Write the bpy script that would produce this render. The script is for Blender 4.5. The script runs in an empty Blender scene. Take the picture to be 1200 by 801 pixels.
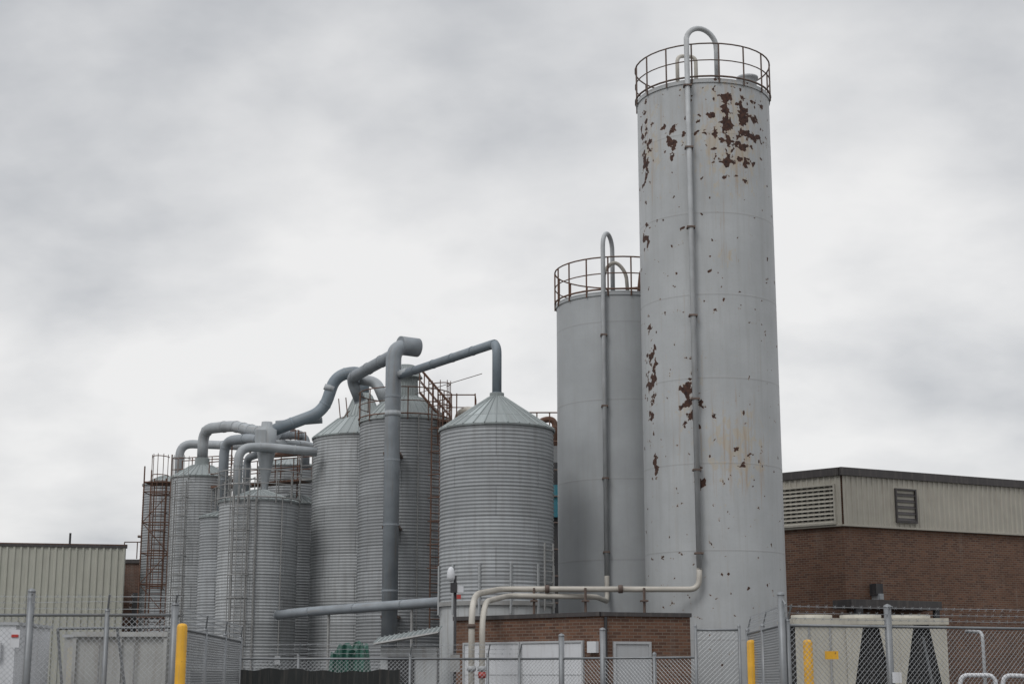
import bpy, math, random
from mathutils import Vector
random.seed(7)
sc=bpy.context.scene
try:
    sc.view_settings.view_transform='Standard'; sc.view_settings.look='None'; sc.view_settings.exposure=0
except Exception: pass

# ------------------------------------------------------------ materials
def newmat(name):
    m=bpy.data.materials.new(name); m.use_nodes=True
    nt=m.node_tree; b=nt.nodes['Principled BSDF']
    return m,nt,b
def N(nt,t,**k):
    n=nt.nodes.new(t)
    for a,v in k.items(): setattr(n,a,v)
    return n
def noise(nt,vec,scale,detail=4,rough=.55,dist=0.0):
    n=N(nt,'ShaderNodeTexNoise'); n.inputs['Scale'].default_value=scale
    n.inputs['Detail'].default_value=detail; n.inputs['Roughness'].default_value=rough
    n.inputs['Distortion'].default_value=dist
    nt.links.new(vec,n.inputs['Vector']); return n.outputs['Fac']
def mapping(nt,vec,scale=(1,1,1),loc=(0,0,0)):
    n=N(nt,'ShaderNodeMapping'); n.inputs['Scale'].default_value=scale; n.inputs['Location'].default_value=loc
    nt.links.new(vec,n.inputs['Vector']); return n.outputs['Vector']
def mrange(nt,val,a,b,c=0,d=1):
    n=N(nt,'ShaderNodeMapRange'); n.inputs[1].default_value=a; n.inputs[2].default_value=b
    n.inputs[3].default_value=c; n.inputs[4].default_value=d
    nt.links.new(val,n.inputs[0]); return n.outputs[0]
def math_(nt,op,a,b=None,clamp=False):
    n=N(nt,'ShaderNodeMath',operation=op); n.use_clamp=clamp
    for i,x in enumerate((a,b)):
        if x is None: continue
        if isinstance(x,(int,float)): n.inputs[i].default_value=x
        else: nt.links.new(x,n.inputs[i])
    return n.outputs[0]
def mix(nt,fac,a,b,mode='MIX'):
    n=N(nt,'ShaderNodeMixRGB',blend_type=mode)
    for i,x in enumerate((fac,a,b)):
        if isinstance(x,(int,float)): n.inputs[i].default_value=x
        elif isinstance(x,tuple): n.inputs[i].default_value=(x[0],x[1],x[2],1)
        else: nt.links.new(x,n.inputs[i])
    return n.outputs[0]
def uvo(nt): return N(nt,'ShaderNodeTexCoord').outputs['UV']
def bump(nt,b,h,st=.3,dist=.02):
    n=N(nt,'ShaderNodeBump'); n.inputs['Strength'].default_value=st; n.inputs['Distance'].default_value=dist
    nt.links.new(h,n.inputs['Height']); nt.links.new(n.outputs[0],b.inputs['Normal'])

def weathered(name,col,rough=.6,metal=0.0,var=.18,dirt=(.22,.19,.16),dirtamt=.25,rust=0.0,scale=1.0):
    m,nt,b=newmat(name); uv=uvo(nt)
    n1=noise(nt,uv,1.3*scale,5); n2=noise(nt,mapping(nt,uv,(5,.35,1)),1.6*scale,4,.6)
    c=mix(nt,mrange(nt,n1,.3,.7),tuple(x*(1-var) for x in col),tuple(min(1,x*(1+var)) for x in col))
    c=mix(nt,math_(nt,'MULTIPLY',mrange(nt,n2,.5,.75),dirtamt),c,dirt)
    if rust>0:
        n3=noise(nt,uv,6*scale,5,.6)
        c=mix(nt,mrange(nt,n3,.74-rust,.79-rust),c,(.13,.055,.03))
    nt.links.new(c,b.inputs['Base Color'])
    b.inputs['Roughness'].default_value=rough; b.inputs['Metallic'].default_value=metal
    bump(nt,b,noise(nt,uv,30*scale,3),.12,.01)
    return m
def corrugated(name,col,metal=.06,sheet=(2.7,.86),streak=.3,dirt=(.15,.145,.135),vari=.14):
    m,nt,b=newmat(name); uv=uvo(nt)
    br=N(nt,'ShaderNodeTexBrick'); nt.links.new(uv,br.inputs['Vector'])
    br.inputs['Scale'].default_value=1; br.inputs['Brick Width'].default_value=sheet[0]; br.inputs['Row Height'].default_value=sheet[1]
    br.inputs['Mortar Size'].default_value=.014; br.inputs['Mortar Smooth'].default_value=.3
    br.inputs['Color1'].default_value=(*[x*(1-vari) for x in col],1); br.inputs['Color2'].default_value=(*[x*(1+vari) for x in col],1)
    br.inputs['Mortar'].default_value=(*[x*.5 for x in col],1)
    n1=noise(nt,uv,.9,5); n2=noise(nt,mapping(nt,uv,(4,.22,1)),1.7,5,.65)
    c=mix(nt,mrange(nt,n1,.3,.7,0,.6),br.outputs['Color'],tuple(x*.74 for x in col))
    c=mix(nt,math_(nt,'MULTIPLY',mrange(nt,n2,.46,.74),streak),c,dirt)
    n3=noise(nt,mapping(nt,uv,(1,.6,1)),5,5,.65)
    c=mix(nt,math_(nt,'MULTIPLY',mrange(nt,n3,.64,.74),.5),c,(.2,.14,.09))
    nt.links.new(c,b.inputs['Base Color'])
    nt.links.new(mrange(nt,n1,.3,.7,.6,.8),b.inputs['Roughness']); b.inputs['Metallic'].default_value=metal
    return m

M={}
M['galv']=corrugated('galvanised_corrugated',(.335,.35,.362),streak=.4)
M['galv_d']=corrugated('galvanised_dull',(.30,.313,.323),streak=.45)
M['galv_l']=corrugated('galvanised_light',(.395,.41,.418),streak=.45)
M['skirt']=weathered('painted_skirt',(.42,.435,.44),dirtamt=.6,rust=.03)
M['roof']=corrugated('galvanised_roof_sheets',(.35,.385,.385),metal=.2,sheet=(.68,9),streak=.35,vari=.28)
M['duct']=weathered('grey_duct',(.24,.265,.288),rough=.6,metal=.05,dirtamt=.5)
M['ductl']=weathered('light_duct',(.33,.352,.368),rough=.6,metal=.05,dirtamt=.55)
M['ductb']=weathered('blue_grey_duct',(.17,.205,.235),rough=.55,dirtamt=.4)
M['pipe']=weathered('painted_pipe',(.39,.405,.415),dirtamt=.4,rust=.02)
M['pipeb']=weathered('beige_pipe',(.43,.405,.36),dirtamt=.5,rust=.03)
M['rusty']=weathered('rusty_steel',(.125,.064,.042),rough=.85,var=.4,dirt=(.22,.2,.18),dirtamt=.7,scale=2)
M['rail']=weathered('rusted_rail',(.12,.085,.07),rough=.8,var=.35,dirtamt=.4,scale=2)
M['railg']=weathered('grey_rail',(.27,.27,.265),rough=.7,var=.2,dirtamt=.5,rust=.08,scale=2)
M['dark']=weathered('dark_steel',(.035,.035,.038),rough=.7)
M['black']=weathered('black_void',(.012,.012,.013),rough=.9)
M['clad']=weathered('beige_cladding',(.375,.355,.305),rough=.6,var=.08,dirtamt=.4)
M['cladg']=weathered('green_grey_cladding',(.40,.40,.345),rough=.6,var=.06,dirtamt=.2)
M['fascia']=weathered('dark_fascia',(.045,.04,.04),rough=.5)
M['white']=weathered('white_door_paint',(.58,.59,.61),rough=.5,var=.05,dirtamt=.35)
M['grey']=weathered('grey_door_paint',(.38,.39,.40),rough=.5,var=.06,dirtamt=.25)
M['beige']=weathered('beige_enamel',(.42,.40,.34),rough=.5,var=.08,dirtamt=.4)
M['yellow']=weathered('yellow_paint',(.68,.36,.02),rough=.5,var=.14,dirtamt=.55,rust=.08,scale=2)
M['red']=weathered('red_paint',(.4,.04,.03),rough=.5)
M['teal']=weathered('teal_panel',(.03,.17,.22),rough=.5)
M['wire']=weathered('galvanised_wire',(.30,.31,.32),rough=.45,metal=.5,scale=3)
M['post']=weathered('fence_post',(.20,.21,.22),rough=.5,metal=.4,scale=2,dirtamt=.5)
M['tarp']=weathered('green_tarp',(.012,.07,.05),rough=.5,var=.35,dirtamt=.15)
M['screen']=weathered('black_wind_screen',(.02,.022,.022),rough=.9)
M['conc']=weathered('concrete',(.34,.33,.31),rough=.9,dirtamt=.3)
M['container']=weathered('container_grey',(.36,.36,.345),rough=.6,var=.1,dirtamt=.6,rust=.03)

def brickmat(name,c1,c2,mort):
    m,nt,b=newmat(name); uv=uvo(nt)
    br=N(nt,'ShaderNodeTexBrick'); nt.links.new(uv,br.inputs['Vector'])
    br.inputs['Scale'].default_value=1; br.inputs['Brick Width'].default_value=.22; br.inputs['Row Height'].default_value=.078
    br.inputs['Mortar Size'].default_value=.008; br.inputs['Bias'].default_value=-.1
    br.inputs['Color1'].default_value=(*c1,1); br.inputs['Color2'].default_value=(*c2,1); br.inputs['Mortar'].default_value=(*mort,1)
    n1=noise(nt,uv,.7,5); n2=noise(nt,mapping(nt,uv,(3,.3,1)),1.2,4)
    c=mix(nt,mrange(nt,n1,.3,.7,0,.45),br.outputs['Color'],tuple(x*.5 for x in c1))
    c=mix(nt,math_(nt,'MULTIPLY',mrange(nt,n2,.55,.75),.25),c,(.24,.21,.18))
    nt.links.new(c,b.inputs['Base Color']); b.inputs['Roughness'].default_value=.9
    bump(nt,b,math_(nt,'SUBTRACT',1.0,br.outputs['Fac']),.5,.008)
    return m
M['brick']=brickmat('brown_brick',(.165,.082,.050),(.075,.037,.026),(.19,.155,.125))
M['brick2']=brickmat('dark_brown_brick',(.12,.062,.042),(.06,.032,.025),(.17,.14,.12))

def tallpaint(name,regions,tans,base,tanamt=1.0,thr=.70):
    m,nt,b=newmat(name); uv=uvo(nt)
    n1=noise(nt,uv,.55,6,.6); n2=noise(nt,mapping(nt,uv,(3.5,.16,1)),1.5,5,.65); n4=noise(nt,uv,14,4,.6)
    c=mix(nt,mrange(nt,n1,.3,.7),tuple(x*.88 for x in base),tuple(x*1.1 for x in base))
    c=mix(nt,math_(nt,'MULTIPLY',mrange(nt,n2,.48,.75),.4),c,(.28,.28,.27))
    c=mix(nt,math_(nt,'MULTIPLY',mrange(nt,n4,.55,.7),.2),c,(.29,.285,.27))
    # faint darker seam line along each girth weld
    sv=N(nt,'ShaderNodeSeparateXYZ'); nt.links.new(uv,sv.inputs[0])
    md=math_(nt,'ABSOLUTE',math_(nt,'SUBTRACT',math_(nt,'MODULO',math_(nt,'ADD',sv.outputs[1],-.15+1.21),2.42),1.21))
    c=mix(nt,mrange(nt,md,.0,.035,.3,0),c,(.2,.19,.18))
    def field(regs):
        out=None
        for (u,v,ru,rv,s) in regs:
            mp=mapping(nt,uv,(1/ru,1/rv,0),(-u/ru,-v/rv,0))
            ln=N(nt,'ShaderNodeVectorMath',operation='LENGTH'); nt.links.new(mp,ln.inputs[0])
            f=mrange(nt,ln.outputs['Value'],.3,1.15,s,0)
            out=f if out is None else math_(nt,'MAXIMUM',out,f)
        return out
    tf=field(tans); n5=noise(nt,mapping(nt,uv,(1.3,.7,1)),3.6,6,.7,.4)
    tv=math_(nt,'ADD',n5,math_(nt,'MULTIPLY',tf,.18))
    c=mix(nt,math_(nt,'MULTIPLY',mrange(nt,tv,.66,.70),.6*tanamt),c,(.42,.365,.28))
    sn=noise(nt,mapping(nt,uv,(6,.28,1),(3,2,0)),1.6,5,.7)
    c=mix(nt,math_(nt,'MULTIPLY',mrange(nt,math_(nt,'ADD',sn,math_(nt,'MULTIPLY',tf,.14)),.60,.78),.6*tanamt),c,(.33,.24,.16))
    if regions:
        rf=field(regions); rn=math_(nt,'ADD',math_(nt,'MULTIPLY',noise(nt,uv,3.6,2,.5,.25),.80),math_(nt,'MULTIPLY',noise(nt,uv,14,3,.6),.20))
        rv_=math_(nt,'ADD',rn,math_(nt,'MULTIPLY',rf,.165))
        c=mix(nt,math_(nt,'MULTIPLY',mrange(nt,rv_,thr-.065,thr-.035),.6),c,(.36,.27,.19))
        rc=mix(nt,mrange(nt,noise(nt,uv,9,4),.35,.65),(.024,.012,.011),(.080,.037,.024))
        msk=mrange(nt,rv_,thr-.043,thr-.036); c=mix(nt,msk,c,rc)
        h=math_(nt,'ADD',math_(nt,'MULTIPLY',n4,.3),math_(nt,'MULTIPLY',msk,-1.0))
        nt.links.new(mrange(nt,msk,0,1,.5,.9),b.inputs['Roughness'])
    else:
        h=math_(nt,'MULTIPLY',n4,.3); b.inputs['Roughness'].default_value=.5
    nt.links.new(c,b.inputs['Base Color'])
    h=math_(nt,'ADD',h,math_(nt,'MULTIPLY',noise(nt,mapping(nt,uv,(1,.5,1)),.9,2),1.5))
    bump(nt,b,h,.3,.012)
    return m
M['tall']=tallpaint('peeling_silo_paint',
   [(.8,17.4,1.35,1.6,1.0),(.65,16.5,1.1,.9,.95),(-2.35,17.0,.45,1.8,.95),(-2.3,9.9,.45,1.9,1.0),(-.82,9.2,.42,1.1,1.1),(-1.2,17.0,.55,.9,.85),(-2.4,14.2,.35,.8,.9),(.6,7.6,.9,.9,.25),(-.6,6.9,.3,.4,.9),(-2.2,7.4,.3,.6,.8)],
   [(.5,17.0,1.7,2.6,1.0),(.5,7.8,1.4,1.7,1.0),(-1.0,9.0,1.2,1.8,.5),(.3,13.4,.5,.5,.8),(-2,17,.8,2,.8)],(.39,.404,.412))
M['tall2']=tallpaint('silo_paint_clean',[],[(0,13.0,2.4,.3,.1)],(.335,.35,.36),.3)

# ------------------------------------------------------------ mesh builder
class MB:
    def __init__(s): s.v=[];s.f=[];s.mi=[];s.uv=[];s.sm=[];s.mats=[]
    def mid(s,k):
        if k not in s.mats: s.mats.append(k)
        return s.mats.index(k)
    def face(s,idx,mat,uv=None,smooth=False):
        s.f.append(tuple(idx)); s.mi.append(s.mid(mat)); s.sm.append(smooth)
        if uv is None:
            P=[Vector(s.v[i]) for i in idx]
            n=(P[1]-P[0]).cross(P[2]-P[0])
            if n.length>0: n.normalize()
            if abs(n.z)>.75: uv=[(p.x,p.y) for p in P]
            else:
                t=Vector((-n.y,n.x,0)); 
                if t.length<1e-6: t=Vector((1,0,0))
                t.normalize(); uv=[(p.dot(t),p.z) for p in P]
        s.uv.append(uv)
    def quad(s,a,b,c,d,mat,uv=None,smooth=False):
        i=len(s.v); s.v+= [tuple(a),tuple(b),tuple(c),tuple(d)]; s.face((i,i+1,i+2,i+3),mat,uv,smooth)
    def poly(s,pts,mat):
        i=len(s.v); s.v+=[tuple(p) for p in pts]; s.face(range(i,i+len(pts)),mat)
    def obox(s,o,d,n,s0,s1,z0,z1,a,b,mat):
        o=Vector(o);d=Vector(d).normalized();n=Vector(n).normalized()
        i=len(s.v)
        for z in (z0,z1):
            for q,t in ((s0,a),(s1,a),(s1,b),(s0,b)):
                p=o+d*q+n*t; s.v.append((p.x,p.y,z))
        for q in ((3,2,1,0),(4,5,6,7),(0,1,5,4),(1,2,6,5),(2,3,7,6),(3,0,4,7)): s.face([i+k for k in q],mat)
    def box(s,x0,x1,y0,y1,z0,z1,mat): s.obox((0,0,0),(1,0,0),(0,1,0),x0,x1,z0,z1,y0,y1,mat)
    def prism(s,pts,z0,z1,mat,top=None):
        n=len(pts)
        for k in range(n):
            a=pts[k];b=pts[(k+1)%n]
            s.quad((a[0],a[1],z0),(b[0],b[1],z0),(b[0],b[1],z1),(a[0],a[1],z1),mat)
        s.poly([(p[0],p[1],z1) for p in pts],top or mat)
    def tube(s,pts,r,mat,seg=12,fillet=0,caps=True,smooth=True,bands=0,bandr=1.08):
        P=[Vector(p) for p in pts]
        if fillet>0 and len(P)>2:
            Q=[P[0]]
            for k in range(1,len(P)-1):
                a=(P[k-1]-P[k]);b=(P[k+1]-P[k]); L=min(fillet,a.length*.49,b.length*.49)
                A=P[k]+a.normalized()*L;B=P[k]+b.normalized()*L
                for j in range(9):
                    t=j/8; Q.append(A*(1-t)**2*1+P[k]*2*t*(1-t)+B*t*t)
            Q.append(P[-1]); P=Q
        PP=[P[0]]
        for p in P[1:]:
            if (p-PP[-1]).length>1e-5: PP.append(p)
        P=PP
        T=[]
        for k in range(len(P)):
            if k==0:t=P[1]-P[0]
            elif k==len(P)-1:t=P[-1]-P[-2]
            else:t=(P[k+1]-P[k]).normalized()+(P[k]-P[k-1]).normalized()
            T.append(t.normalized())
        ref=Vector((0,0,1)) if abs(T[0].z)<.9 else Vector((0,1,0))
        nrm=(ref-T[0]*ref.dot(T[0])).normalized()
        base=len(s.v); dist=0; ds=[]
        for k,p in enumerate(P):
            if k: dist+=(P[k]-P[k-1]).length
            ds.append(dist)
            nrm=(nrm-T[k]*nrm.dot(T[k])).normalized(); bi=T[k].cross(nrm)
            for j in range(seg):
                a=2*math.pi*j/seg; q=p+nrm*(math.cos(a)*r)+bi*(math.sin(a)*r); s.v.append(tuple(q))
        for k in range(len(P)-1):
            for j in range(seg):
                j2=(j+1)%seg; u0=2*math.pi*r*j/seg;u1=2*math.pi*r*(j+1)/seg
                s.face((base+k*seg+j,base+k*seg+j2,base+(k+1)*seg+j2,base+(k+1)*seg+j),mat,[(u0,ds[k]),(u1,ds[k]),(u1,ds[k+1]),(u0,ds[k+1])],smooth)
        if caps:
            s.face([base+j for j in range(seg)][::-1],mat); s.face([base+(len(P)-1)*seg+j for j in range(seg)],mat)
        if bands:
            nb=max(1,int(dist/bands))
            for q in range(nb+1):
                d=min(dist-.02,max(.02,q*bands)); 
                for k in range(len(P)-1):
                    if ds[k]<=d<=ds[k+1]:
                        f=(d-ds[k])/max(1e-6,ds[k+1]-ds[k]); c=P[k].lerp(P[k+1],f); t=(P[k+1]-P[k]).normalized()
                        s.tube([c-t*.03,c+t*.03],r*bandr,mat,seg,0,True,False); break
    def bar(s,a,b,w,mat,seg=4): s.tube([a,b],w,mat,seg,0,True,False)
    def lathe(s,cx,cy,prof,mat,seg=64,smooth=True,capt=False):
        base=len(s.v); R=max(p[0] for p in prof)
        for k,(r,z) in enumerate(prof):
            for j in range(seg):
                a=-math.pi+2*math.pi*j/seg; s.v.append((cx+r*math.sin(a),cy-r*math.cos(a),z))
        for k in range(len(prof)-1):
            z0=prof[k][1];z1=prof[k+1][1]
            for j in range(seg):
                j2=(j+1)%seg;a0=-math.pi+2*math.pi*j/seg;a1=-math.pi+2*math.pi*(j+1)/seg
                s.face((base+k*seg+j,base+k*seg+j2,base+(k+1)*seg+j2,base+(k+1)*seg+j),mat,[(a0*R,z0),(a1*R,z0),(a1*R,z1),(a0*R,z1)],smooth)
        if capt: s.face([base+(len(prof)-1)*seg+j for j in range(seg)],mat)
    def ring(s,cx,cy,z,r,w,mat,seg=40,a0=0,a1=2*math.pi):
        pts=[(cx+r*math.sin(a0+(a1-a0)*k/seg),cy-r*math.cos(a0+(a1-a0)*k/seg),z) for k in range(seg+1)]
        s.tube(pts,w,mat,6,0,False)
    def obj(s,name,parent=None):
        me=bpy.data.meshes.new(name); me.from_pydata(s.v,[],s.f)
        for k in s.mats: me.materials.append(M[k])
        me.polygons.foreach_set('material_index',s.mi); me.polygons.foreach_set('use_smooth',s.sm)
        ul=me.uv_layers.new(name='UVMap'); flat=[c for f in s.uv for p in f for c in p]
        ul.data.foreach_set('uv',flat); me.update()
        o=bpy.data.objects.new(name,me); sc.collection.objects.link(o)
        if parent: o.parent=parent
        return o
def empty(name):
    o=bpy.data.objects.new(name,None); sc.collection.objects.link(o); return o

def corr_profile(r,z0,z1,pitch=.1,amp=.016):
    n=int((z1-z0)/pitch); out=[]
    for k in range(n):
        z=z0+k*pitch
        out+=[(r-amp,z),(r-amp*.1,z+pitch*.25),(r+amp,z+pitch*.5),(r-amp*.1,z+pitch*.75)]
    out.append((r,z1)); return out
def ladder(mb,x,y,z0,z1,dx=1,dy=0,w=.45,mat='railg',cage=True,nx=0,ny=-1,t=.02):
    d=Vector((dx,dy,0)).normalized();n=Vector((nx,ny,0)).normalized();o=Vector((x,y,0))
    for q in (-w/2,w/2):
        a=o+d*q; mb.bar((a.x,a.y,z0),(a.x,a.y,z1),t*1.3,mat)
    z=z0+.2
    while z<z1:
        a=o-d*w/2;b=o+d*w/2; mb.bar((a.x,a.y,z),(b.x,b.y,z),t*.8,mat); z+=.3
    if cage:
        def cp(a,zz): 
            p=o+d*(math.cos(a)*.36)+n*(math.sin(a)*.62+.02); return (p.x,p.y,zz)
        zz=z0+2.2
        while zz<=z1+1:
            mb.tube([cp(math.pi*k/10,zz) for k in range(11)],t*.9,mat,4,0,False,False); zz+=.8
        for k in (1,3,5,7,9):
            mb.bar(cp(math.pi*k/10,z0+2.2),cp(math.pi*k/10,z1+1),t*.7,mat)
def guard(mb,cx,cy,z,r,mat='rail',h=1.05,posts=18,w=.024,mid=True):
    mb.ring(cx,cy,z+h,r,w,mat)
    if mid: mb.ring(cx,cy,z+h*.52,r,w*.8,mat)
    mb.ring(cx,cy,z+.06,r,w*1.3,mat)
    for k in range(posts):
        a=2*math.pi*k/posts+.12; x=cx+r*math.sin(a);y=cy-r*math.cos(a); mb.bar((x,y,z-.15),(x,y,z+h),w,mat)

# ------------------------------------------------------------ ground
m,nt,b=newmat('ground_gravel'); tc=N(nt,'ShaderNodeTexCoord').outputs['Object']
c=mix(nt,mrange(nt,noise(nt,tc,.15,6),.35,.65),(.09,.085,.075),(.16,.15,.13)); c=mix(nt,mrange(nt,noise(nt,tc,25,3),.4,.6,0,.5),c,(.07,.065,.06))
nt.links.new(c,b.inputs['Base Color']); b.inputs['Roughness'].default_value=.95; bump(nt,b,noise(nt,tc,30,3),.5,.02); M['ground']=m
m,nt,b=newmat('asphalt'); tc=N(nt,'ShaderNodeTexCoord').outputs['Object']
c=mix(nt,mrange(nt,noise(nt,tc,.4,6),.35,.65),(.04,.04,.042),(.07,.068,.066)); nt.links.new(c,b.inputs['Base Color']); b.inputs['Roughness'].default_value=.9
bump(nt,b,noise(nt,tc,60,2),.4,.01); M['asphalt']=m
g=MB(); g.quad((-900,-300,0),(900,-300,0),(900,1500,0),(-900,1500,0),'ground'); g.obj('ground')
g=MB(); g.quad((-40,21,.004),(40,21,.004),(40,80,.004),(-40,80,.004),'asphalt'); g.obj('yard_pavement')
g=MB(); g.quad((-200,2.5,.004),(200,2.5,.004),(200,12,.004),(-200,12,.004),'asphalt'); 
for k in range(-20,20): g.quad((k*6,7.2,.008),(k*6+3,7.2,.008),(k*6+3,7.35,.008),(k*6,7.35,.008),'yellow')
g.obj('road')
g=MB(); g.box(-200,200,12,12.2,0,.13,'conc'); g.box(-200,200,2.3,2.5,0,.13,'conc'); g.obj('road_kerb')

# ------------------------------------------------------------ smooth welded silos
def weldprof(r,z0,z1,step):
    out=[(r,z0),(r,z0+.05)]; z=z0+step
    while z<z1-.3:
        out+=[(r,z-.12),(r,z-.05),(r,z-.022),(r+.002,z-.010),(r+.002,z+.010),(r,z+.022),(r,z+.05),(r,z+.12)]; z+=step
    out+=[(r,z1-.3),(r,z1-.2)]
    return out
def silo_body(mb,cx,cy,r,zt,mat):
    mb.lathe(cx,cy,weldprof(r,.15,zt,2.42),mat,128)
    mb.lathe(cx,cy,[(r,zt-.2),(r,zt-.12)],mat,128,False)
    mb.lathe(cx,cy,[(r,zt-.12),(r+.03,zt-.119),(r+.03,zt)],mat,128,False)
    mb.lathe(cx,cy,[(r+.03,zt),(1.2,zt+.22),(.01,zt+.42)],mat,64)
    mb.lathe(cx,cy,[(r+.35,0),(r+.35,.15),(r,.151)],'conc',48,False)
CX,CY,R=5.84,45.5,2.0; ZT=18.75
P=empty('steel_storage_silo')
mb=MB(); silo_body(mb,CX,CY,R,ZT,'tall'); mb.obj('shell',P)
mb=MB(); guard(mb,CX,CY,ZT,R+.05,'rail',1.08,16,.024); mb.obj('guard_rail',P)
mb=MB()
mb.lathe(7.1,44.7,[(.28,ZT-.02),(.28,ZT+.42),(.33,ZT+.44),(.33,ZT+.5),(.01,ZT+.55)],'pipe',20)
mb.tube([(5.02,44.9,ZT+.2),(5.02,44.9,20.0),(5.3,45.2,20.15),(5.62,45.2,20.1),(5.62,45.2,ZT+.2)],.06,'pipeb',10,.25); mb.obj('roof_hatch_and_vent',P)
mb=MB()
px,py=5.14,43.42
pts=[(px,py,4.45),(px,py,19.9)]
for k in range(1,14):
    a=math.pi*k/14; pts.append((px+.48-.48*math.cos(a),py+.1+.5*(1-math.cos(a))*.5,19.9+.52*math.sin(a)))
pts+=[(px+.96,py+.6,19.8),(px+.96,py+.6,18.9)]
mb.tube(pts,.078,'pipe',14)
for z in (4.9,7.2,9.2,11.6,14.2,16.6,18.5):
    mb.box(px-.12,px+.12,py-.09,py+.16,z-.025,z+.025,'rail')
mb.obj('fill_pipe',P)
mb=MB()
mb.tube([(px,py,4.5),(px-.02,py,3.92),(-.3,43.3,3.92),(-.92,40.1,3.62),(-.99,39.1,3.2),(-.99,39.1,0)],.078,'pipeb',12,.5)
mb.tube([(2.81,46.93,4.5),(2.81,46.9,3.75),(2.3,43.6,3.73),(-.1,43.1,3.73),(-.66,40.1,3.44),(-.73,39.1,2.95),(-.73,39.1,0)],.073,'pipeb',12,.45)
for x in (.6,2.0,3.6): mb.bar((x,43.25,3.0),(x,43.25,3.95),.035,'rail'); mb.box(x-.1,x+.1,43.1,43.5,3.58,3.62,'rail')
for x in (.9,2.9): mb.tube([(x,43.3,3.92),(x+.12,43.3,3.92)],.11,'rail',12)
for x in (-.99,-.73):
    mb.tube([(x,39.1,1.72),(x,39.1,1.84)],.11,'grey',12)
mb.tube([(-.73,39.1,1.55),(-.73,39.1,1.7)],.1,'red',12); mb.tube([(-.99,39.1,2.75),(-.99,39.1,2.85)],.1,'rail',12)
mb.obj('transfer_line',P)

C2X,C2Y,Z2=3.43,49.0,13.2
P=empty('steel_storage_silo')
mb=MB(); silo_body(mb,C2X,C2Y,R,Z2,'tall2'); mb.obj('shell',P)
mb=MB(); guard(mb,C2X,C2Y,Z2,R+.05,'rusty',1.08,18,.024); mb.obj('guard_rail',P)
mb=MB(); pts=[(2.81,46.93,4.4),(2.81,46.93,14.6)]
for k in range(1,12):
    a=math.pi*k/12; pts.append((2.81+.17*(1-math.cos(a)),46.93+.35*(1-math.cos(a)),14.6+.5*math.sin(a)))
pts+=[(3.15,47.65,14.4),(3.15,47.65,13.3)]
mb.tube(pts,.07,'pipe',12)
for z in (5.2,7.4,9.6,11.8): mb.box(2.71,2.91,46.86,47.12,z-.025,z+.025,'rail')
mb.tube([(2.85,47.2,13.3),(2.85,47.2,13.9),(3.2,47.3,14.25),(3.55,47.4,13.9),(3.6,47.5,13.3)],.06,'pipeb',10,.3)
mb.tube([(4.0,48.2,13.3),(4.1,48.2,14.2),(4.5,48.2,14.4),(4.9,48.4,13.6)],.07,'rusty',8,.3)
mb.obj('fill_pipe',P)

# ------------------------------------------------------------ corrugated silos
def corr_silo(cx,cy,r,z0,z1,roof,mat='galv',pitch=.1,skirtmat='skirt',ribs=0,seg=72,conduit=None):
    P=empty('corrugated_silo')
    mb=MB(); mb.lathe(cx,cy,corr_profile(r,z0,z1,pitch,pitch*.15),mat,seg); mb.obj('corrugated_wall',P)
    mb=MB(); mb.lathe(cx,cy,[(r+.2,0),(r+.2,.15),(r-.03,.151),(r-.03,z0),(r+.02,z0+.002)],skirtmat,48,False)
    mb.lathe(cx,cy,[(r+.04,z0-.06),(r+.04,z0+.06)],'railg',48); mb.obj('base',P)
    mb=MB(); mb.lathe(cx,cy,[(r+.05,z1-.05),(r+.06,z1)],'roof',64)
    mb.lathe(cx,cy,[(r+.06,z1)]+roof,'roof',32,False)
    for k in range(32):
        a=-math.pi+2*math.pi*k/32; rr=[(r+.06,z1)]+roof
        mb.tube([(cx+q*math.sin(a),cy-q*math.cos(a),z+.01) for q,z in rr],.018,'roof',4,0,False,False)
    mb.obj('roof',P)
    if ribs:
        mb=MB()
        for k in range(ribs):
            a=2*math.pi*k/ribs+.25; x=cx+(r+.03)*math.sin(a);y=cy-(r+.03)*math.cos(a)
            mb.bar((x,y,z0-.3),(x,y,z0+1.1),.04,'galv_l')
        mb.obj('stiffeners',P)
    if conduit is not None:
        mb=MB()
        for a in conduit:
            x=cx+(r+.06)*math.sin(a);y=cy-(r+.06)*math.cos(a); mb.bar((x,y,0),(x,y,z1+.1),.022,'railg',6)
            mb.box(x-.1,x+.1,y-.1,y,z0+1.6,z0+1.9,'grey')
        mb.obj('conduit',P)
    return P
S1=corr_silo(-.45,46,1.67,3.6,8.68,[(.28,9.66),(.20,9.7),(.20,9.8),(.01,9.82)],'galv',.105,ribs=12)
mb=MB(); ladder(mb,1.05,44.9,3.4,5.3,w=.35,cage=False,nx=.7,ny=-.7,dx=.7,dy=.7); mb.obj('access_ladder',S1)
SB=corr_silo(-3.85,56,1.63,.4,10.5,[(.75,11.35),(.45,11.45),(.42,12.1),(.6,12.15),(.3,12.6),(.01,12.65)],'galv_d',.11,conduit=[.35])
mb=MB(); ladder(mb,-2.62,54.4,3.0,10.7,dx=.8,dy=.55,nx=.55,ny=-.8,mat='rusty',w=.45)
for q in range(8):
    t=q/7; x=-3.3+1.15*t; z=11.9-1.35*t; mb.bar((x,55.2,z-.4),(x,55.2,z+.5),.022,'rusty')
for dy in (55.2,55.7):
    mb.bar((-3.3,dy,12.4),(-2.15,dy,11.05),.022,'rusty'); mb.bar((-3.3,dy,11.95),(-2.15,dy,10.6),.018,'rusty')
mb.bar((-3.3,55.2,11.5),(-2.15,55.2,10.15),.045,'rusty')
guard(mb,-3.85,56,10.55,1.68,'rusty',1.0,14,.02)
mb.box(-2.6,-1.3,54.6,55.8,10.35,10.41,'rusty')
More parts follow.
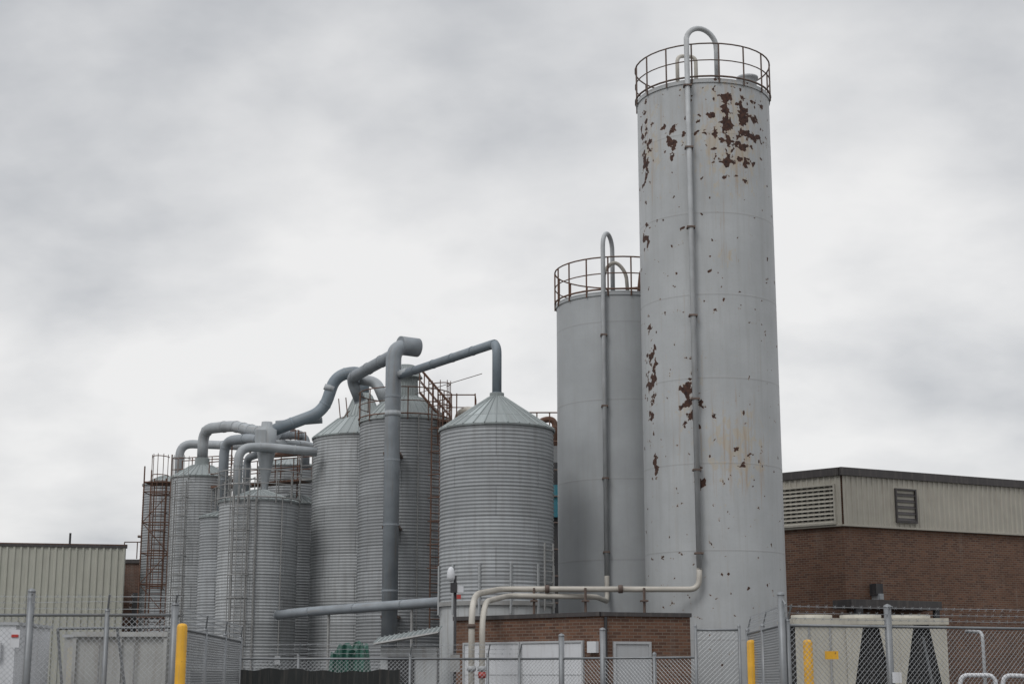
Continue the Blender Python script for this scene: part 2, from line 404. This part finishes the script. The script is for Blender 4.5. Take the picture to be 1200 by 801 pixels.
for x,y in ((-2.6,54.6),(-1.3,54.6),(-1.3,55.8),(-1.95,54.6)): mb.bar((x,y,9.5),(x,y,11.35),.022,'rusty')
mb.bar((-2.6,54.6,11.3),(-1.3,54.6,11.3),.022,'rusty'); mb.bar((-1.3,54.6,11.3),(-1.3,55.8,11.3),.022,'rusty'); mb.bar((-2.6,54.6,10.85),(-1.3,54.6,10.85),.018,'rusty')
mb.obj('stair_and_platform',SB)
SA=corr_silo(-5.77,60,1.88,.4,10.5,[(1.0,11.25),(.72,11.35),(.35,12.2),(.25,12.3)],'galv_l',.11)
mb=MB(); 
for a in (-.9,-.5): 
    x=-5.77+1.0*math.sin(a);y=60-1.0*math.cos(a); mb.bar((x,y,11.1),(x-.1,y,12.0),.02,'rusty')
mb.bar((-6.9,59.2,10.7),(-6.2,59.2,11.5),.02,'rusty'); mb.obj('roof_handrail',SA)
SC=corr_silo(-9.35,58,1.45,.4,7.85,[(.7,8.15),(.3,8.3),(.01,8.31)],'galv_l',.11,conduit=[.75])
mb=MB(); guard(mb,-9.35,58,7.87,1.52,'railg',1.05,14,.022); ladder(mb,-9.75,56.45,.5,8.0,mat='railg',w=.5,t=.024)
mb.bar((-9.2,56.5,.5),(-9.2,56.5,7.9),.04,'railg'); mb.obj('ladder_and_rail',SC)
SD=corr_silo(-13.1,66,1.22,.4,9.75,[(.5,10.25),(.3,10.3),(.28,10.6)],'galv_l',.11)
mb=MB(); ladder(mb,-13.7,64.75,1,9.5,mat='railg',w=.45); mb.obj('ladder',SD)
corr_silo(-16.4,74,1.0,.4,10.4,[(.3,10.8),(.01,10.85)],'galv',.12)
corr_silo(-10.0,70,1.35,.4,10.7,[(.4,11.1),(.01,11.15)],'galv_d',.12)
corr_silo(-8.8,64,1.1,.4,8.4,[(.3,8.8),(.01,8.85)],'galv_d',.11)
corr_silo(-11.45,62,.83,.4,7.7,[(.3,7.9),(.01,7.95)],'galv',.11)
corr_silo(-14.2,71,1.2,.4,9.9,[(.3,10.3),(.01,10.35)],'galv_d',.12)

# ------------------------------------------------------------ ducts
P=empty('pneumatic_ductwork')
mb=MB()
mb.tube([(-4.1,53.3,.0),(-4.1,53.3,12.75),(-3.35,53.9,12.85)],.27,'duct',20,.75,bands=2.2,bandr=1.05)
mb.tube([(-3.9,53.5,12.85),(-3.3,53.9,12.85)],.33,'duct',20)
mb.tube([(-4.1,53.3,10.3),(-4.1,53.3,10.5)],.275,'ductl',20)
for z in (3.5,6.5,9.0): mb.box(-4.4,-3.8,53.25,54.5,z,z+.08,'rail')
mb.obj('riser',P)
mb=MB()
mb.tube([(-5.6,57.2,11.5),(-5.95,57.0,12.35),(-4.15,53.3,12.45)],.21,'duct',16,.4,bands=1.3)
mb.tube([(-5.6,57,12.3),(-5.0,57,12.2),(-4.6,56.6,11.3)],.2,'ductl',16,.4)
mb.tube([(-3.95,53.4,11.75),(-.45,46.0,11.35),(-.45,46.0,9.7)],.14,'ductb',16,.35,bands=1.6)
mb.tube([(-3.85,53.2,11.76),(-3.5,52.5,11.72)],.16,'ductl',16)
mb.bar((-3.3,52.5,10.95),(-.9,46.2,10.45),.012,'rail')
mb.obj('overhead_duct',P)
mb=MB()
mb.tube([(-5.77,60,12.2),(-5.77,60,13.2),(-6.85,60,13.05),(-7.3,60,11.6),(-9.3,59.6,10.75)],.23,'ductb',18,.55,bands=1.5,bandr=1.06)
mb.tube([(-7.02,60,12.6),(-7.09,60,12.4)],.25,'ductl',18)
mb.tube([(-7.4,60.5,11.35),(-9.2,60.5,11.2)],.13,'duct',14)
mb.obj('swan_neck_duct',P)
mb=MB()
mb.tube([(-10.1,57.6,7.9),(-10.1,57.6,9.85),(-9.2,58.1,9.95),(-7.3,58.4,9.8)],.17,'ductl',16,.5,bands=1.3)
mb.tube([(-13.1,66,10.5),(-13.1,66,11.85),(-11.6,64.5,11.75),(-9.3,59.2,10.6)],.23,'ductl',16,.65,bands=1.3)
mb.tube([(-15.35,72,10.0),(-15.35,72,12.1),(-13.8,72,12.05),(-12,70,11.7)],.2,'ductl',16,.6,bands=1.4)
mb.tube([(-11.45,62,7.9),(-11.45,62,10.75),(-10.3,61,10.7),(-9.3,59.2,10.35)],.2,'duct',16,.6,bands=1.3)
mb.tube([(-9.4,62,11.0),(-9.0,66,11.6),(-8.75,66,11.4),(-8.75,66,10.2)],.19,'duct',16,.45,bands=1.2)
mb.tube([(-9.2,59,10.2),(-8.2,62,10.6),(-7.8,63,10.5),(-7.8,63,9.0)],.17,'ductl',16,.45,bands=1.2)
mb.tube([(-10.7,63,8),(-10.7,63,10.2),(-9.6,61,10.2)],.15,'duct',16,.4)
mb.obj('branch_ducts',P)
mb=MB(); mb.lathe(-9.23,58.5,[(.1,8.3),(.12,8.6),(.34,9.8),(.37,9.9),(.37,10.65),(.22,10.75),(.2,10.95),(.01,10.96)],'ductl',28); mb.box(-9.6,-9.2,58.1,58.5,10.05,10.6,'ductl')
mb.obj('cyclone_separator',P)
mb=MB(); mb.tube([(-8.3,56.5,3.72),(-7.37,55,3.75),(-2.36,50,3.87),(-1.2,47.4,3.88)],.16,'duct',14,.5,bands=2.4)
for x,y in ((-6.2,53.9),(-3.2,50.9)): mb.bar((x,y,0),(x,y,3.75),.05,'railg',6)
mb.obj('low_duct',P)

P=empty('rusty_access_tower')
mb=MB(); X0,X1,Y0,Y1=-15.75,-14.6,67,68.3
for x in (X0,X1):
    for y in (Y0,Y1): mb.bar((x,y,0),(x,y,10.9 if x==X1 else 10.4),.032,'rusty')
z=1.5;i=0
while z<10.6:
    for a,bb in (((X0,Y0),(X1,Y0)),((X0,Y1),(X1,Y1)),((X0,Y0),(X0,Y1)),((X1,Y0),(X1,Y1))): mb.bar((*a,z),(*bb,z),.024,'rusty')
    if z<9.2:
        if i%2: mb.bar((X0,Y0,z),(X1,Y0,z+1.3),.018,'rusty')
        else: mb.bar((X1,Y0,z),(X0,Y0,z+1.3),.018,'rusty')
    z+=1.3;i+=1
mb.obj('frame',P)
mb=MB(); ladder(mb,-15.1,67.2,3,9.9,mat='rusty',w=.5,t=.022); mb.box(X0,X1,Y0,Y1,9.7,9.75,'rusty'); mb.box(X0,X1,Y0,Y1,4.0,4.05,'rusty'); mb.obj('ladder',P)
P=empty('silo_top_walkway'); mb=MB()
def walk(a,bb,z,h=1.0,mat='rusty'):
    a=Vector((*a,z));bb=Vector((*bb,z));L=(bb-a).length;n=int(L/1.0)+1
    d=(bb-a).normalized();nn=Vector((-d.y,d.x,0))
    mb.obox(a,d,nn,0,L,z-.08,z,0,.8,mat)
    for off in (0,.8):
        for hh in (h,h*.5): mb.bar(a+nn*off+Vector((0,0,hh)),bb+nn*off+Vector((0,0,hh)),.022,mat)
        for k in range(n+1):
            p=a+nn*off+d*(L*k/n); mb.bar(p,p+Vector((0,0,h)),.022,mat)
walk((-12.6,65),(-8.5,62.5),9.3); walk((-15,69),(-12.2,68),10.0); walk((-8.4,62.4),(-6.9,61.7),9.3,mat='railg')
for x,y in ((-11.9,66.2),(-10.9,65),(-8.7,63.4),(-10.0,63.0)): mb.bar((x,y,0),(x,y,11.4),.03,'rusty')
walk((-10.9,64.8),(-8.9,63.9),10.6,.9); walk((-12.3,64.2),(-10.6,59.7),8.1,.95,'railg')
mb.bar((-11.9,66.2,11.4),(-8.7,63.4,11.4),.02,'rusty'); mb.bar((-10.9,65,11.4),(-10,63,10.9),.018,'rusty')
mb.obj('grating_and_rails',P)

P=empty('equipment_tower'); mb=MB()
mb.box(.1,1.9,54,57,0,9.4,'galv_d'); mb.box(.5,1.95,53.8,53.98,3,8.8,'dark'); mb.box(1.2,1.95,53.6,53.78,6.9,8.0,'teal')
mb.obj('housing',P); mb=MB()
for z in (9.5,10.0,10.5): mb.bar((-.9,53.6,z),(2.2,53.6,z),.024,'rusty'); mb.bar((.3,57,z),(2.2,57,z),.024,'rusty')
for k in range(8): mb.bar((-.9+k*.44,53.6,9.3),(-.9+k*.44,53.6,10.5),.022,'rusty')
mb.tube([(.9,54.2,9.4),(.9,54.2,10.3),(1.5,54.2,10.4),(1.5,54.2,9.4)],.11,'rusty',10,.3)
mb.tube([(-1.9,55.0,9.4),(-1.9,55,10.7),(-1.4,54.4,10.75),(-1.2,54.2,9.9)],.16,'pipeb',12,.35)
for k in range(6): mb.bar((.4,53.55,4+k*.9),(1.9,53.55,4+k*.9),.03,'rail')
mb.obj('rails_and_vents',P)

# ------------------------------------------------------------ buildings
def ribwall(mb,a,bb,z0,z1,pitch,depth,mat,n):
    a=Vector(a);bb=Vector(bb);L=(bb-a).length;d=(bb-a).normalized();n=Vector(n).normalized();s=0
    pr=[]
    while s<L:
        pr+=[(s,0),(s+pitch*.55,0),(s+pitch*.65,depth),(s+pitch*.9,depth)]; s+=pitch
    pr=[(min(q,L),t) for q,t in pr]+[(L,0)]
    for (s0,t0),(s1,t1) in zip(pr,pr[1:]):
        if s1-s0<1e-5: continue
        p=a+d*s0+n*t0;q=a+d*s1+n*t1
        mb.quad((p.x,p.y,z0),(q.x,q.y,z0),(q.x,q.y,z1),(p.x,p.y,z1),mat,[(s0,z0),(s1,z0),(s1,z1),(s0,z1)])
def louver(mb,o,d,n,s0,s1,z0,z1,cnt,mat='beige'):
    mb.obox(o,d,n,s0,s1,z0,z1,.05,.07,'dark')
    w=.06
    mb.obox(o,d,n,s0-w,s0,z0-w,z1+w,.04,.18,mat);mb.obox(o,d,n,s1,s1+w,z0-w,z1+w,.04,.18,mat)
    mb.obox(o,d,n,s0,s1,z0-w,z0,.04,.18,mat);mb.obox(o,d,n,s0,s1,z1,z1+w,.04,.18,mat)
    o=Vector(o);d=Vector(d).normalized();n=Vector(n).normalized();h=(z1-z0)/cnt
    for k in range(cnt):
        z=z0+k*h
        a=o+d*s0;b2=o+d*s1
        p=[a+n*.16,b2+n*.16,b2+n*.075,a+n*.075]; zz=[z+h*.05,z+h*.05,z+h*.72,z+h*.72]
        mb.quad(*[(q.x,q.y,y) for q,y in zip(p,zz)],mat)
K=Vector((11.57,55,0)); dr=Vector((.887,.46,0)).normalized(); dl=Vector((-.736,.677,0)).normalized()
nr=Vector((dr.y,-dr.x,0)); nl=Vector((-dl.y,dl.x,0)); nl = nl if nl.y<0 else -nl
E=K+dr*26; L_=K+dl*9; Bk=L_+dr*24+Vector((0,6,0))
P=empty('brick_industrial_building')
mb=MB(); mb.prism([(K.x,K.y),(E.x,E.y),(Bk.x,Bk.y),(L_.x,L_.y)],0,8.5,'brick','fascia'); mb.obj('brick_walls',P)
mb=MB(); ribwall(mb,K+nr*.06+dr*0,E+nr*.06,6.78,8.5,.235,.035,'clad',nr); ribwall(mb,K+nl*.06,L_+nl*.06,6.78,8.5,.235,.035,'clad',nl)
mb.obox(K,dr,nr,-.1,26,6.72,6.78,.0,.13,'clad'); mb.obox(K,dl,nl,.02,9,6.72,6.779,.0,.125,'clad'); mb.obj('metal_cladding',P)
mb=MB(); mb.obox(K,dr,nr,-.12,26,8.5,8.78,-.3,.16,'fascia'); mb.obox(K,dl,nl,.02,9,8.5,8.776,-.3,.157,'fascia'); mb.obj('roof_fascia',P)
mb=MB(); louver(mb,K,dl,nl,.25,2.75,6.85,8.15,9,'clad'); louver(mb,K,dr,nr,2.35,3.2,7.0,8.1,5,'fascia'); mb.obox(K,dr,nr,2.25,3.3,6.9,8.2,.04,.1,'clad')
mb.obj('louvres',P)
mb=MB(); mb.obox(K,dr,nr,-.6,3.4,3.85,4.15,.0,1.0,'fascia')
mb.obox(K,dr,nr,1.05,1.35,4.35,4.75,.0,.35,'dark'); mb.obox(K,dr,nr,1.12,1.28,4.2,4.4,.0,.45,'ductl')
mb.obox(K,dr,nr,-.4,-.1,0,3.85,.85,.98,'dark');mb.obox(K,dr,nr,3.1,3.3,0,3.85,.85,.98,'dark')
mb.obj('canopy_and_wall_fixtures',P)
P=empty('metal_clad_warehouse'); A=Vector((-42,67,0));B=Vector((-17.6,72,0)); d=(B-A).normalized(); n=Vector((d.y,-d.x,0))
mb=MB(); mb.prism([(A.x,A.y),(B.x,B.y),(B.x-6,B.y+20),(A.x-6,B.y+16)],0,7.3,'cladg','fascia'); mb.obj('walls',P)
mb=MB(); ribwall(mb,A+n*.05,B+n*.05,0,7.3,.3,.05,'cladg',n); mb.obj('ribbed_cladding',P)
mb=MB(); LL=(B-A).length+.05; mb.obox(A,d,n,0,LL,7.3,7.42,-.2,.12,'fascia'); mb.obox(A,d,n,0,LL,7.42,7.46,-.2,.1,'brick'); 
mb.bar((-19.9,71,7.4),(-19.9,71,7.9),.05,'dark'); mb.obj('parapet',P)
P=empty('brick_warehouse'); mb=MB(); mb.box(-21.5,20,86,100,0,7.6,'brick2'); mb.box(-21.6,20.1,85.9,100.1,7.6,7.8,'fascia')
mb.box(-20.5,-18.6,85.8,85.98,3,6.0,'dark')
for k in range(5): mb.bar((-21+k*.7,85.5,7.8),(-21+k*.7,85.5,8.7),.03,'rail')
mb.bar((-21,85.5,8.7),(-18.2,85.5,8.7),.03,'rail'); mb.bar((-20.3,85.5,9.0),(-19.2,85.5,9.0),.07,'rail'); mb.obj('walls_and_parapet',P)
P=empty('small_brick_building'); A=Vector((-1.5,41.8,0));B=Vector((2.13,38.5,0));C=Vector((4.39,39.3,0));D=Vector((4.0,43.0,0));E2=Vector((-1.2,43.0,0))
mb=MB(); mb.prism([(q.x,q.y) for q in (A,B,C,D,E2)],0,3.02,'brick','fascia'); mb.obj('brick_walls',P)
d1=(A-B).normalized(); n1=Vector((d1.y,-d1.x,0)); n1=n1 if n1.y<0 else -n1
d2=(C-B).normalized(); n2=Vector((d2.y,-d2.x,0)); n2=n2 if n2.y<0 else -n2
mb=MB(); mb.obox(B,d1,n1,-.02,4.92,3.02,3.12,-.25,.06,'fascia'); mb.obox(B,d2,n2,.0,2.42,3.02,3.117,-.25,.057,'fascia'); mb.obj('coping',P)
mb=MB()
for s0,s1 in ((.55,2.5),(2.62,4.5)):
    mb.obox(B,d1,n1,s0,s1,.1,2.4,.0,.04,'white')
    for k in range(1,6): mb.obox(B,d1,n1,s0+.01,s1-.01,.1+k*.383,.112+k*.383,.04,.052,'grey')
    mb.obox(B,d1,n1,s0-.05,s0,.1,2.45,.0,.07,'grey');mb.obox(B,d1,n1,s1,s1+.05,.1,2.45,.0,.07,'grey');mb.obox(B,d1,n1,s0,s1,2.4,2.45,.0,.07,'grey')
mb.obj('overhead_doors',P)
mb=MB(); mb.obox(B,d2,n2,.38,1.26,.05,2.36,.0,.03,'grey'); mb.obox(B,d2,n2,.32,.38,.05,2.42,.0,.06,'grey');mb.obox(B,d2,n2,1.26,1.32,.05,2.42,.0,.06,'grey');mb.obox(B,d2,n2,.38,1.26,2.36,2.42,.0,.06,'grey')
mb.obox(B,d2,n2,1.12,1.18,1.05,1.2,.03,.09,'dark'); mb.obox(B,d1,n1,.05,.32,2.15,2.42,.0,.12,'white'); mb.obox(B,d2,n2,.1,.16,0,3.0,.0,.05,'dark'); mb.obj('door_and_light',P)
P=empty('lean_to_shed'); mb=MB(); mb.box(-3.5,-2.0,42.6,44.2,0,2.35,'skirt'); mb.box(-3.3,-2.6,42.55,42.598,.1,2.1,'dark')
mb.v+=[(-3.65,42.2,2.45),(-1.95,42.2,2.75),(-1.95,44.3,2.95),(-3.65,44.3,2.65)]; mb.face((len(mb.v)-4,len(mb.v)-3,len(mb.v)-2,len(mb.v)-1),'roof')
for k in range(14):
    t=k/13; xx=-3.65+1.7*t; z=2.45+.3*t; mb.bar((xx,42.2,z+.01),(xx,44.3,z+.21),.03,'roof')
mb.bar((-3.65,42.2,2.42),(-1.95,42.2,2.72),.04,'railg'); mb.obj('shed_body',P)

# ------------------------------------------------------------ fences
def seg3(mb,a,bb,w,mat): mb.tube([a,bb],w,mat,3,0,False,False)
def fence(name,p,q,h,posts,pitch=.085,wire=.0035,barb=True,postr=.038,rail=True,tall={}):
    P=empty(name); p=Vector((*p,0));q=Vector((*q,0));L=(q-p).length;d=(q-p).normalized()
    mb=MB(); s=-h
    while s<L:
        for sg in (0,1):
            a0=max(0,-s); a1=min(h,L-s)
            if a1-a0>.02:
                za,zb=(a0+.05,a1) if sg==0 else (h-a0,h-a1+.05)
                A=p+d*(s+a0);B=p+d*(s+a1); seg3(mb,(A.x,A.y,za),(B.x,B.y,zb),wire,'wire')
        s+=pitch
    mb.obj('chain_link_mesh',P)
    mb=MB()
    for k,t in enumerate(posts):
        a=p+d*t; hh=h+tall.get(k,.06); r=postr*(1.5 if k in tall else 1)
        mb.tube([(a.x,a.y,0),(a.x,a.y,hh)],r,'post',10); mb.lathe(a.x,a.y,[(r*1.15,hh),(r*.9,hh+.03),(.004,hh+.05)],'post',10)
        if barb: mb.bar((a.x,a.y,hh-.02),(a.x+.05,a.y-.12,h+.3),.014,'post')
    if rail: mb.tube([(p.x,p.y,h),(q.x,q.y,h)],.022,'post',8); 
    mb.bar((p.x,p.y,.08),(q.x,q.y,.08),.006,'post')
    mb.obj('posts_and_rail',P)
    if barb:
        mb=MB()
        for j in range(3):
            off=Vector((.02*j,-.04*j,h+.1+.09*j)); n=max(2,int(L/1.2)); pts=[]
            for k in range(n+1):
                w=p+d*(L*k/n)+off; w.z+=random.uniform(-.015,.015); pts.append(w)
            mb.tube(pts,.0045,'post',3,0,False,False)
            s=.1
            while s<L:
                w=p+d*s+off; mb.bar(w+Vector((-.02,0,-.025)),w+Vector((.02,0,.025)),.003,'post',3); mb.bar(w+Vector((.02,0,-.025)),w+Vector((-.02,0,.025)),.003,'post',3); s+=.16
        mb.obj('barbed_wire',P)
    return P,p,d
F,p,d=fence('chain_link_fence',(-18.5,24),(-5.0,24),2.5,[0.3,3.4,6.4,8.9,11.24,12.4,13.42],tall={4:.35,6:.15})
mb=MB(); mb.bar((-6.85,24.05,2.3),(-6.55,24.05,.1),.022,'post'); mb.bar((-5.95,24.05,2.3),(-5.55,24.05,.1),.022,'post'); mb.bar((-6.85,24.05,2.3),(-5.0,24.05,2.32),.02,'post')
mb.box(-7.52,-7.38,23.94,23.96,2.02,2.28,'white'); mb.box(-7.50,-7.40,23.925,23.938,2.17,2.21,'red')
mb.obj('braces_and_warning_sign',F)
F,p,d=fence('chain_link_fence',(-5.0,24.1),(-5.6,33),2.3,[3,6,8.9])
F,p,d=fence('chain_link_fence',(-6.7,33),(.2,33),1.95,[0,2.3,4.6,6.2,6.85],barb=True,postr=.03)
mb=MB(); n=40
for k in range(n):
    x0=-6.6+k*4.3/n;x1=-6.6+(k+1)*4.3/n
    y=lambda x:32.95+.03*math.sin(x*9); zt=lambda x:1.72+.03*math.sin(x*2.3)+.02*math.sin(x*11)
    mb.quad((x0,y(x0),.02),(x1,y(x1),.02),(x1,y(x1),zt(x1)),(x0,y(x0),zt(x0)),'screen')
mb.obj('wind_screen',F)
F,p,d=fence('chain_link_fence',(.2,33),(3.55,30.5),1.95,[1.0,2.0,3.2],barb=False,postr=.04,tall={0:.45,1:.55})
F,p,d=fence('chain_link_gate',(3.45,30),(4.28,30),2.45,[0,.82],barb=False,postr=.03)
mb=MB(); mb.bar((3.45,30,1.3),(4.28,30,1.3),.02,'post'); mb.obj('mid_rail',F)
F,p,d=fence('chain_link_fence',(4.28,29),(4.05,24),2.35,[0,2.5],barb=True)
F,p,d=fence('chain_link_fence',(4.06,24),(11.5,27.2),2.35,[0,.1,1.94,5.2,8.0],tall={0:.45,2:.3})
mb=MB(); o=p+d*.75-Vector((0,.06,0)); mb.box(o.x-.02,o.x+.18,o.y-.06,o.y-.04,1.85,1.97,'yellow'); mb.box(o.x+1.1,o.x+1.24,o.y+.44,o.y+.46,1.5,1.66,'white'); mb.obj('warning_sign',F)
mb=MB(); 
for t in (2.6,5.9): 
    a=p+d*t; mb.bar((a.x,a.y+.03,2.2),(a.x+.35,a.y+.15,.1),.02,'post')
mb.obj('brace',F)

for x,y,z in ((-4.88,23.6,2.36),(4.19,28,2.22),(4.81,26,2.18),(4.28,28.4,2.05)):
    mb=MB(); mb.lathe(x,y,[(.078,0),(.078,z-.05),(.066,z-.015),(.04,z),(.002,z+.004)],'yellow',20); mb.lathe(x,y,[(.17,0),(.17,.03),(.079,.031)],'conc',12); mb.obj('yellow_bollard')

mb=MB(); x,y=-1.36,38
mb.tube([(x,y,0),(x,y,3.95)],.035,'dark',10); mb.box(x-.11,x+.05,y-.12,y+.02,3.55,3.78,'dark'); mb.tube([(x,y,3.9),(x-.12,y-.1,3.98)],.02,'white',8)
mb.lathe(x-.1,y-.1,[(.005,3.80),(.07,3.83),(.095,3.9),(.095,3.98),(.08,4.08),(.05,4.14),(.01,4.16)],'white',20)
mb.box(x+.0,x+.2,y-.1,y+.05,3.55,3.7,'white'); mb.box(x+.04,x+.14,y-.12,y-.02,3.4,3.5,'red'); mb.box(x-.1,x+.12,y-.1,y+.05,1.7,2.1,'railg'); mb.obj('security_camera_pole')

P=empty('cargo_container'); mb=MB(); mb.box(-9.3,-7.35,34,40,.15,2.42,'container'); mb.obj('body',P)
mb=MB()
for x in (-9.32,-8.36,-7.4): mb.box(x,x+.07,33.93,33.997,.1,2.46,'container')
mb.box(-9.33,-7.32,33.9,34.0,2.42,2.52,'container'); mb.box(-9.33,-7.32,33.92,34.0,.1,.2,'dark')
for x in (-8.75,-8.0): mb.bar((x,33.93,.2),(x,33.93,2.4),.02,'railg'); mb.box(x-.02,x+.12,33.88,33.93,1.15,1.2,'railg')
for k in range(14): mb.box(-7.35,-7.31,34.1+k*.42,34.3+k*.42,.2,2.4,'container')
for y in (34.2,39.6): mb.box(-9.2,-7.5,y,y+.2,0,.15,'dark')
mb.obj('doors_and_ribs',P)
P=empty('box_trailer'); mb=MB(); mb.box(-13.2,-9.95,32,34.4,.9,2.6,'white'); mb.box(-13.25,-9.9,31.97,34.43,2.6,2.66,'grey'); mb.box(-13.2,-9.95,32.2,34.2,.7,.88,'dark'); mb.obj('body',P)
mb=MB()
for x in (-12.6,-11.7):
    for y in (32.25,33.95):
        mb.tube([(x,y,.42),(x,y+.25,.42)],.42,'dark',24); mb.tube([(x,y-.01,.42),(x,y+.26,.42)],.2,'grey',16)
mb.bar((-10.3,32.3,0),(-10.3,32.3,.75),.05,'dark'); mb.box(-10.5,-10.2,31.93,31.97,1.9,2.25,'grey'); mb.obj('wheels_and_landing_leg',P)
P=empty('utility_cabinet'); mb=MB(); mb.box(-11.2,-9.6,40,42,0,2.55,'container'); mb.box(-11.25,-9.55,39.95,42.05,2.55,2.62,'grey'); mb.box(-11.1,-10.45,39.96,39.998,.2,2.3,'beige'); mb.box(-10.35,-9.7,39.96,39.998,.2,2.3,'beige'); mb.obj('cabinet_body',P)

mb=MB(); nx,ny=26,12; base=len(mb.v)
for i in range(nx+1):
    for j in range(ny+1):
        u=i/nx*2-1;v=j/ny*2-1; e=max(abs(u),abs(v)); h=2.16*(1-max(0,e-.55)/.45*.98)
        h=max(0.0,h+.11*math.sin(i*.9+j)+.09*math.sin(j*2.1-i*.5)-.3*max(0,-u-.1))
        mb.v.append((-3.5+u*.62+.05*math.sin(j*1.9),34.6+v*.9+.06*math.sin(i*1.7),h))
for i in range(nx):
    for j in range(ny):
        a=base+i*(ny+1)+j; mb.face((a,a+ny+1,a+ny+2,a+1),'tarp',None,False)
mb.obj('tarp_covered_pile')

P=empty('air_cooled_chiller'); mb=MB(); X0,X1,Y0,Y1=6.75,10.35,38,40.2
mb.box(X0,X1,Y0,Y1,.1,.9,'beige'); mb.box(X0-.05,X1+.05,Y0-.05,Y1+.05,2.8,2.95,'beige'); 
mb.box(X0+.1,X1-.1,Y0+.15,Y1-.1,.9,2.8,'black'); mb.obj('cabinet',P)
mb=MB()
n=3;w=(X1-X0)/n
mb.box(X0,X0+w*1.0,Y0+.02,Y0+.06,.9,2.8,'beige'); mb.box(X0+.3,X0+.34,Y0-.01,Y0+.02,.9,2.8,'railg'); mb.box(X0+.8,X0+.84,Y0-.01,Y0+.02,.9,2.8,'railg')
for k in (1,2):
    a=X0+k*w; b2=a+w
    mb.poly([(a,Y0,.9),(a+.08,Y0,.9),(a+.42,Y0,2.8),(a,Y0,2.8)],'beige')
    mb.poly([(b2-.08,Y0,.9),(b2,Y0,.9),(b2,Y0,2.8),(b2-.42,Y0,2.8)],'beige')
    for q in range(8):
        mb.bar((a+.2,Y0+.08,1.05+q*.22),(b2-.2,Y0+.08,1.05+q*.22),.012,'dark')
mb.box(X0,X1,Y0-.03,Y0+.0,.86,.95,'railg')
for k in range(n):
    cx=X0+(k+.5)*w; cy=(Y0+Y1)/2; mb.lathe(cx,cy,[(.5,2.95),(.5,3.06),(.46,3.06),(.46,2.96)],'beige',24)
mb.obj('v_coils_and_fans',P)
mb=MB(); mb.tube([(10.9,37,0),(10.9,37,2.6),(10.9,38.3,2.65)],.04,'grey',10,.2)
mb.tube([(10.1,36.2,0),(10.1,36.2,1.62),(10.9,36.2,1.62),(10.9,36.2,0)],.05,'white',12,.2)
mb.tube([(11.0,36,0),(11.0,36,1.62),(11.6,36,1.6),(11.6,36,0)],.05,'white',12,.2); mb.obj('insulated_pipes',P)

# ------------------------------------------------------------ world and light
w=bpy.data.worlds.new('World'); sc.world=w; w.use_nodes=True; nt=w.node_tree; bg=nt.nodes['Background']; bg.inputs['Strength'].default_value=.1
sun=Vector((-.45,-.6,.85)).normalized()
sky=N(nt,'ShaderNodeTexSky',sky_type='NISHITA'); sky.sun_disc=False; sky.sun_elevation=math.asin(sun.z); sky.sun_rotation=math.atan2(sun.x,sun.y)
tc=N(nt,'ShaderNodeTexCoord').outputs['Generated']; sp=N(nt,'ShaderNodeSeparateXYZ'); nt.links.new(tc,sp.inputs[0])
zc=math_(nt,'ADD',math_(nt,'MAXIMUM',sp.outputs[2],0.0),.42)
cb=N(nt,'ShaderNodeCombineXYZ'); nt.links.new(math_(nt,'DIVIDE',sp.outputs[0],zc),cb.inputs[0]); nt.links.new(math_(nt,'DIVIDE',sp.outputs[1],zc),cb.inputs[1])
big=noise(nt,mapping(nt,cb.outputs[0],(1.0,1.0,1),(3.1,1.7,0)),1.7,2,.5,.2)
med=noise(nt,mapping(nt,cb.outputs[0],(1.0,1.2,1),(7.3,.4,0)),4.0,5,.5,.15)
fine=noise(nt,mapping(nt,cb.outputs[0],(1.0,1.15,1),(1.3,5.4,0)),10,6,.55,.1)
f=math_(nt,'ADD',math_(nt,'MULTIPLY',big,.52),math_(nt,'MULTIPLY',med,.36))
f=math_(nt,'ADD',f,math_(nt,'MULTIPLY',fine,.12))
f=math_(nt,'SUBTRACT',f,math_(nt,'MULTIPLY',math_(nt,'SUBTRACT',math_(nt,'MINIMUM',sp.outputs[2],.5),.26),.30))
cr=N(nt,'ShaderNodeValToRGB'); nt.links.new(f,cr.inputs[0]); e=cr.color_ramp.elements
e[0].position=.38; e[0].color=(.51,.525,.55,1); e[1].position=.60; e[1].color=(.88,.875,.87,1)
x=e.new(.49); x.color=(.71,.715,.725,1)
zen=mrange(nt,sp.outputs[2],.42,1.0,1.0,2.0)
vm=N(nt,'ShaderNodeVectorMath',operation='SCALE'); nt.links.new(cr.outputs[0],vm.inputs[0]); nt.links.new(math_(nt,'MULTIPLY',zen,10.0),vm.inputs['Scale'])
col=mix(nt,.95,sky.outputs[0],vm.outputs[0]); nt.links.new(col,bg.inputs['Color'])
ld=bpy.data.lights.new('sun','SUN'); ld.energy=1.15; ld.angle=math.radians(24); ld.color=(1,.985,.965)
lo=bpy.data.objects.new('sun',ld); sc.collection.objects.link(lo); lo.rotation_euler=(-sun).to_track_quat('-Z','Y').to_euler(); lo.location=(-20,-20,40)
cd=bpy.data.cameras.new('camera'); cd.lens=55.2; cd.sensor_width=36; cd.clip_end=3000
co=bpy.data.objects.new('camera',cd); sc.collection.objects.link(co); co.location=(0,0,1.6); co.rotation_euler=(math.radians(102),0,0); sc.camera=co
